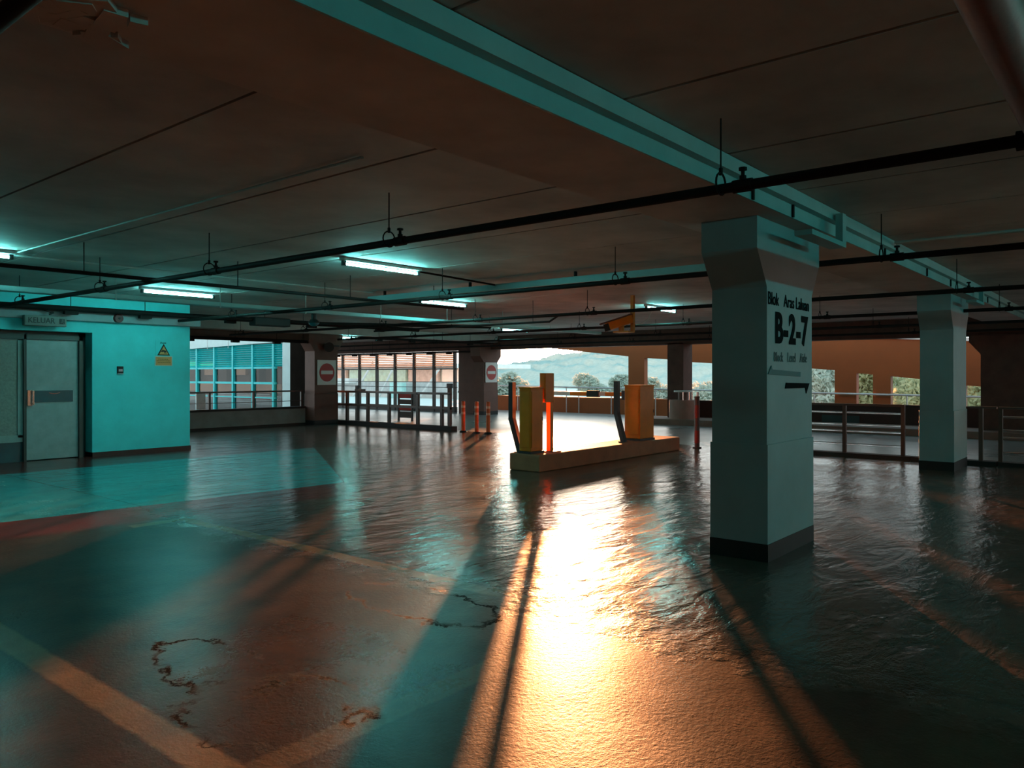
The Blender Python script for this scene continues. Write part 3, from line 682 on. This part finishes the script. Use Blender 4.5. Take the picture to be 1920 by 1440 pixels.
# ------------------------------------------------------------------ bollards
def make_bollard():
    t = thing('bollard', 'orange bollard', 'bollard', (0, 0, 0), 'orange lane bollards')
    MB().cyl((0, 0, 0), (0, 0, 0.04), 0.11, 20, 0.075).build('foot', M['black'], t)
    pm_ = MB().cyl((0, 0, 0.04), (0, 0, 0.80), 0.052, 18).ball((0, 0, 0.80), (0.052, 0.052, 0.02), 14)
    po_ = pm_.build('post', M['bollard'], t, smooth=True)
    for z in (0.47, 0.64): MB().cyl((0, 0, z), (0, 0, z + 0.06), 0.055, 18).build('reflective_band', M['reflect'], po_)
    return t
b0 = make_bollard()
for i, (x, y, lb) in enumerate(((14.88, 13.95, 'orange bollard nearest the fence end'), (14.85, 13.45, 'middle one of the three orange bollards in a row'), (14.88, 13.08, 'orange bollard nearest the gate island'))):
    o = b0 if i == 0 else copy_tree(b0)
    o.location = (x, y, 0); o['label'] = lb
rb = thing('striped_bollard', 'dark red and grey striped bollard left of the lettered pillar', 'bollard', (14.68, 7.2, 0))
MB().cyl((14.68, 7.2, 0), (14.68, 7.2, 1.04), 0.052, 16).build('post', M['postdark'], rb, smooth=True)
MB().cyl((14.68, 7.2, 1.03), (14.68, 7.2, 1.06), 0.058, 16).build('cap', M['postdark'], rb)
for z in (0.10, 0.62): MB().cyl((14.68, 7.2, z), (14.68, 7.2, z + 0.26), 0.054, 16).build('stripe', M['darkred'], rb, 'dark red stripe')
MB().cyl((14.68, 7.2, 0), (14.68, 7.2, 0.02), 0.09, 16).build('foot', M['black'], rb)

# ------------------------------------------------------------------ railings
def fence():
    t = thing('fence', 'dark tube fence in front of the louvred screen', 'fence', (15.1, 17, 0))
    X = 15.1
    MB().box(X - 0.12, X + 0.12, 14.5, 19.9, 0.0, 0.11).build('kerb', M['kerb'], t)
    MB().box(X - 0.04, X + 0.04, 14.62, 19.9, 0.96, 1.02).build('top_rail', M['rail'], t)
    MB().box(X - 0.03, X + 0.03, 14.62, 19.9, 0.56, 0.62).build('middle_rail', M['rail'], t)
    for y in (14.66, 14.95, 15.9, 17.1, 18.05, 19.02, 19.8):
        MB().box(X - 0.04, X + 0.04, y - 0.04, y + 0.04, 0.10, 0.98).build('post', M['rail'], t)
fence()
def railing(y0, y1, posts, label, name='railing'):
    X = 14.95
    t = thing(name, label, 'railing', (X, (y0 + y1) / 2, 0), 'railings along the lane edge')
    MB().box(X - 0.10, X + 0.14, y0 - 0.1, y1, 0, 0.07).build('kerb', M['kerb'], t)
    MB().box(X - 0.04, X + 0.04, y0, y1, 0.935, 0.975, 0.006).build('handrail', M['rail'], t)
    for z in (0.81, 0.59, 0.47, 0.23): MB().cyl((X, y0, z), (X, y1, z), 0.018, 16).build('bar', M['clearrod'], t, smooth=True)
    for y in posts: MB().box(X - 0.035, X + 0.035, y - 0.03, y + 0.03, 0.06, 0.94).build('post', M['rail'], t)
railing(3.36, 6.3, (3.39, 4.38, 5.35, 6.27), 'brown railing with five bars right of the lettered pillar')
railing(-4.0, 1.95, (1.92, 0.6, -0.8, -2.2, -3.6), 'brown railing with bars at the right picture edge')
ep = thing('rail_end', 'short brown rail end beside the second white pillar', 'railing', (14.95, 2.2, 0))
MB().box(14.91, 14.99, 2.17, 2.23, 0, 0.96).build('post', M['rail'], ep)
MB().box(14.92, 14.98, 1.97, 2.36, 0.94, 0.975).build('handrail', M['rail'], ep)
MB().box(14.85, 15.09, 1.97, 3.25, 0, 0.07).build('kerb', M['kerb'], ep)
pr2 = thing('parapet_railing', 'dark railing standing on the grey parapet', 'railing', (11, 19.72, 0.56))
MB().box(7.9, 13.98, 19.69, 19.74, 1.0, 1.045).build('handrail', M['rail'], pr2)
MB().box(7.9, 13.98, 19.70, 19.73, 0.72, 0.735).build('bar', M['rail'], pr2)
for x in (8.6, 10.98, 12.32, 13.93): MB().box(x - 0.03, x + 0.03, 19.69, 19.75, 0.55, 1.01).build('post', M['rail'], pr2)
MB().box(10.60, 10.86, 19.70, 19.74, 0.57, 1.0).build('panel', M['galv'], pr2, 'pale mesh panel')
# round concrete bin with ring of posts
dr = thing('round_bin', 'round concrete bin with posts and shining lid on the far kerb', 'bin', (21.5, 11.0, 0.17))
MB().cyl((21.5, 11.0, 0.17), (21.5, 11.0, 0.74), 0.42, 36).build('drum', M['drum'], dr, smooth=True)
for a in range(6):
    t_ = a * math.pi / 3 + 0.3
    MB().cyl((21.5 + 0.24 * math.cos(t_), 10.75 + 0.24 * math.sin(t_), 0.74), (21.5 + 0.24 * math.cos(t_), 10.75 + 0.24 * math.sin(t_), 0.99), 0.02, 8).build('post', M['chrome'], dr)
MB().cyl((21.5, 11.0, 0.74), (21.5, 11.0, 0.98), 0.16, 20).build('liner', M['pillardark'], dr)
MB().cyl((21.5, 11.0, 0.98), (21.5, 11.0, 1.03), 0.28, 36).build('lid', M['white'], dr)
# things standing in the lane behind the fence
bd = thing('barricade', 'red and dark striped barricade standing behind the fence', 'barricade', (17.3, 18.8, 0))
for j, (z0, z1) in enumerate(((0.10, 0.30), (0.34, 0.50), (0.54, 0.70), (0.74, 0.90))):
    MB().box(17.28, 17.31, 18.45, 19.15, z0, z1).build('board', (M['postdark'], M['red'])[j % 2] if j else M['postdark'], bd)
for y in (18.48, 19.12): MB().box(17.27, 17.32, y - 0.03, y + 0.03, 0, 0.92).build('leg', M['postdark'], bd)
lp = thing('sign_post', 'dark upright sign post with small plate behind the fence', 'post', (16.2, 19.9, 0))
MB().box(16.16, 16.26, 19.85, 19.95, 0, 1.16).build('stem', M['postdark'], lp)
MB().box(16.1, 16.3, 19.6, 19.9, 0.98, 1.04).build('plate', M['postdark'], lp)
lp2 = thing('sign_post', 'reddish sign post with dark cap near the fence end', 'post', (17.0, 16.5, 0))
MB().box(16.95, 17.05, 16.45, 16.55, 0, 1.1).build('stem', M['pillardark'], lp2)
MB().box(16.93, 17.07, 16.43, 16.57, 1.1, 1.24).build('cap', M['postdark'], lp2)

# ------------------------------------------------------------------ louvred screens
def screen(name, X, y0, n, w, label, mm, mb, ztop_, z_louv, z_base, rails, top_line=None, nb=9):
    t = thing(name, label, 'screen', (X, y0 + n * w / 2, 0))
    for i in range(n + 1):
        MB().box(X - 0.05, X + 0.07, y0 + i * w - 0.045, y0 + i * w + 0.045, z_base, ztop_ - 0.005).build('mullion', mm, t)
    for z in rails:
        MB().box(X - 0.03, X + 0.05, y0 - 0.1, y0 + n * w, z[0], z[1]).build('transom', mm, t)
    for i in range(n):
        m = MB(); a, b = y0 + i * w + 0.045, y0 + (i + 1) * w - 0.045
        for j in range(nb):
            z = z_louv + (ztop_ - z_louv) * (j + 0.5) / nb
            m.obox((X + 0.02, (a + b) / 2, z), (0.085, b - a, 0.012), Matrix.Rotation(R(38), 3, 'Y'))
        m.build('louvre', mb, t)
    return t
sB = screen('louvred_screen', 22.42, 21.48, 8, 1.18, 'tall dark screen with pink lit louvres behind the fence', M['screen'], M['pinkblade'], 2.46, 1.78, 0.0,
            ((1.72, 1.77), (1.20, 1.225), (0.985, 1.01), (0.0, 0.22), (2.41, 2.455)), nb=9)
sA = screen('teal_screen', 14.2, 21.55, 7, 1.19, 'teal louvred and glazed screen beyond the grey parapet', M['teal'], M['tealblade'], 2.50, 1.76, 0.0,
            ((1.70, 1.76), (1.20, 1.27), (0.74, 0.78), (0.0, 0.22)), nb=10)
MB().box(14.22, 14.23, 21.02, 21.50, 0.22, 1.70).build('pane', M['glass'], sA)
lm_ = MB()
for j in range(10):
    lm_.obox((14.22, 21.26, 1.76 + 0.74 * (j + 0.5) / 10), (0.085, 0.48, 0.012), Matrix.Rotation(R(38), 3, 'Y'))
lm_.build('louvre', M['tealblade'], sA)
for i in range(7):
    MB().box(14.22, 14.23, 21.60 + i * 1.19, 22.69 + i * 1.19, 0.22, 1.70).build('pane', M['glass'], sA)
MB().box(14.12, 14.3, 20.55, 20.98, 0, 3.2).build('end_pillar', M['pale'], sA, 'pale flat end pillar')
MB().prism([(21.0, 2.54), (30.5, 2.36), (30.5, 3.6), (21.0, 3.6)], 0, 14.08, 14.3).build('fascia', M['pale'], sA, 'pale sloping panel above the louvres')
MB().box(14.07, 14.08, 24.05, 24.07, 2.4, 3.6).box(14.07, 14.08, 25.4, 25.42, 2.4, 3.6).build('fascia_joint', M['galv'], sA)
struct('wall_end', MB().box(14.1, 14.4, 19.70, 20.54, 0, 2.7), M['dark'])
# building behind the teal glass
gb = thing('orange_block', 'orange and brown block seen through the teal screen', 'building', (22.4, 40, 0))
MB().box(22.3, 22.6, 33.2, 50, 0, 3.4).build('wall', M['pillardark'], gb)
MB().box(22.1, 22.3, 33.2, 50, 0.60, 1.04).build('orange_band', M['peach'], gb, 'peach coloured band')
MB().box(22.1, 22.3, 33.2, 50, 0.0, 0.45).build('plinth', M['farroof'], gb)
for y in (34.6, 37.6, 40.8, 44.5): MB().box(21.9, 22.3, y, y + 0.8, 1.06, 3.0).build('pier', M['beamdark'], gb)
for y in (36.2, 39.2): MB().box(22.15, 22.3, y, y + 1.1, 1.5, 1.85).build('opening', M['peach'], gb)
for z in (0.15, 0.30, 0.52): MB().box(21.6, 21.64, 33.2, 50, z, z + 0.03).build('rail', M['red' if z == 0.30 else 'white'], gb)

# ------------------------------------------------------------------ outside
struct('terrace', MB().box(25.6, 70, 26, 90, -0.4, -0.05), M['far'])
fb = thing('far_building', 'pale building with greenish glass far behind the louvred screen', 'building', (36, 42, -0.05))
MB().box(36, 36.6, 34.6, 58, 0.35, 1.05).build('parapet', M['farroof'], fb)
MB().box(36.4, 37, 34.6, 58, -0.05, 0.45).build('wall', M['far'], fb)
MB().box(36.6, 44, 34.6, 58, 1.95, 2.25).build('roof', M['far'], fb)
for (a, b, mname) in ((35.3, 37.6, 'far'), (38.0, 41.0, 'farroof'), (41.3, 44.2, 'fargreen'), (44.6, 47.6, 'fargreen'), (48, 50, 'farroof'), (50.4, 53, 'far')):
    MB().box(38, 38.2, a, b, 0.95, 1.95).build('window', M[mname], fb)
for (a, b) in ((35.0, 37.4), (39.6, 41.4), (42.0, 44.2)):
    MB().cyl((35.6, b, -0.05), (35.6, a, 2.4), 0.07, 8).build('brace', M['white'], fb)
MB().box(38.3, 38.6, 34.6, 58, 0.4, 2.0).build('back_wall', M['pale'], fb)
MB().box(35, 35.4, 38.4, 39.6, -0.05, 1.0).build('booth', M['fargreen'], fb)
MB().box(35.3, 36.2, 44.3, 46.8, 0.9, 1.25).build('canopy', M['white'], fb)

def leaf_crown(cx, cy, zb, zt, r, n, m, parent, lump=7, size=0.35):
    b = bmesh.new(); rr = random.Random(int(cx * 10 + cy))
    cl = []
    for i in range(lump):
        a = rr.uniform(0, 6.28); q = r * rr.uniform(0.0, 0.75); h = rr.uniform(0.15, 0.9)
        cl.append((cx + q * math.cos(a), cy + q * math.sin(a), zb + (zt - zb) * h, r * rr.uniform(0.35, 0.6)))
    cl.append((cx, cy, (zb + zt) / 2, r * 0.8))
    for i in range(n):
        c_ = rr.choice(cl)
        v = Vector((rr.gauss(0, 1), rr.gauss(0, 1), rr.gauss(0, 0.9))).normalized() * c_[3] * (rr.random() ** 0.4)
        p = Vector(c_[:3]) + v
        if p.z > zt: p.z = zt - rr.random() * 0.3
        u = Vector((rr.gauss(0, 1), rr.gauss(0, 1), rr.gauss(0, 1))).normalized(); w_ = u.orthogonal().normalized(); s_ = size * rr.uniform(0.5, 1.2)
        vs = [b.verts.new(p + u * s_ * x_ + w_ * s_ * 0.45 * y_) for x_, y_ in ((-1, 0), (0, -1), (1, 0), (0, 1))]
        b.faces.new(vs)
    mbx = MB(); mbx.bm.free(); mbx.bm = b
    return mbx
def tree(cx, cy, zt, r, m, label, n=7000, zg=-6.0, zb=None, size=0.17):
    t = thing('tree', label, 'tree', (cx, cy, zg), 'trees beyond the ramp wall')
    zb = zt - 2.2 * r if zb is None else zb
    leaf_crown(cx, cy, zb, zt, r, n, m, t, size=size).build('crown', m, t)
    tm = MB().cyl((cx, cy, zg), (cx, cy, zb + r * 0.6), 0.16, 8, 0.08)
    for i in range(4):
        a = i * 1.7; tm.cyl((cx, cy, zb), (cx + r * 0.6 * math.cos(a), cy + r * 0.6 * math.sin(a), zb + r * 1.1), 0.07, 6, 0.03)
    tm.build('trunk', M['bark'], t)
def at(px, D): # place by bearing
    r_ = (px - 960) / 1453
    return (D * (0.6368 * r_ + 0.771), D * (0.6368 - 0.771 * r_))
for (px, D, zt, r, mn, lb) in (
        (948, 46, 1.95, 1.3, 'leafpale', 'grey feathery tree at the left end of the bright ramp opening'),
        (1112, 58, 1.6, 1.5, 'leafpale', 'low pale round tree in the middle of the bright ramp opening'),
        (1165, 60, 1.5, 1.1, 'leafpale', 'low pale tree at the right end of the bright ramp opening'),
        (1230, 40, 1.35, 1.4, 'leafpale', 'pale bushy tree in the small ramp window left of the dark pillar'),
        (1322, 38, 1.30, 1.4, 'leafpale', 'pale bushy tree in the ramp window behind the round bin'),
        (1545, 34, 1.9, 1.4, 'leafpale', 'pale tree in the ramp window just right of the lettered pillar'),
        (1622, 38, 2.0, 1.3, 'leafgreen', 'yellow green tree in the narrow ramp window'),
        (1708, 33, 1.7, 1.6, 'leafgreen', 'olive tree in the ramp window left of the second white pillar'),
        (1840, 36, 1.6, 1.7, 'leafgreen', 'olive tree in the ramp window right of the second white pillar')):
    x, y = at(px, D); tree(x, y, zt, r, M[mn], lb)
# wooded hillside behind, lower towards the sun
hb = bmesh.new(); hr_ = random.Random(11)
NU, NV = 420, 34; grid = []
for i in range(NU + 1):
    px = 820 + (2100 - 820) * i / NU
    crest = 3.4 + 2.6 * max(0, min(1, (px - 950) / 170)) + 1.5 * max(0, min(1, (px - 1200) / 200))
    row = []
    for j in range(NV + 1):
        f_ = j / NV; D = 95 + 45 * f_
        x, y = at(px, D)
        bump = noise.fractal(Vector((x * 0.35, y * 0.35, 0)), 0.9, 2.0, 4)
        z = -7 + (crest + 7) * (f_ ** 0.7) + bump * 0.55 * (0.35 + f_)
        row.append(hb.verts.new((x + hr_.uniform(-.08, .08), y + hr_.uniform(-.08, .08), z)))
    grid.append(row)
for i in range(NU):
    for j in range(NV): hb.faces.new((grid[i][j], grid[i + 1][j], grid[i + 1][j + 1], grid[i][j + 1]))
hm = MB(); hm.bm.free(); hm.bm = hb
for f_ in hb.faces: f_.smooth = True
struct('hill', hm, M['hill'])
struct('ground', MB().box(25.6, 170, -120, 26, -7.2, -7.0).box(25.6, 170, 90, 180, -7.2, -7.0), M['bark'])

cy = S.cycles
cy.max_bounces = 10; cy.diffuse_bounces = 5; cy.glossy_bounces = 5; cy.transparent_max_bounces = 12; cy.transmission_bounces = 6
cy.sample_clamp_indirect = 8.0; cy.use_denoising = True
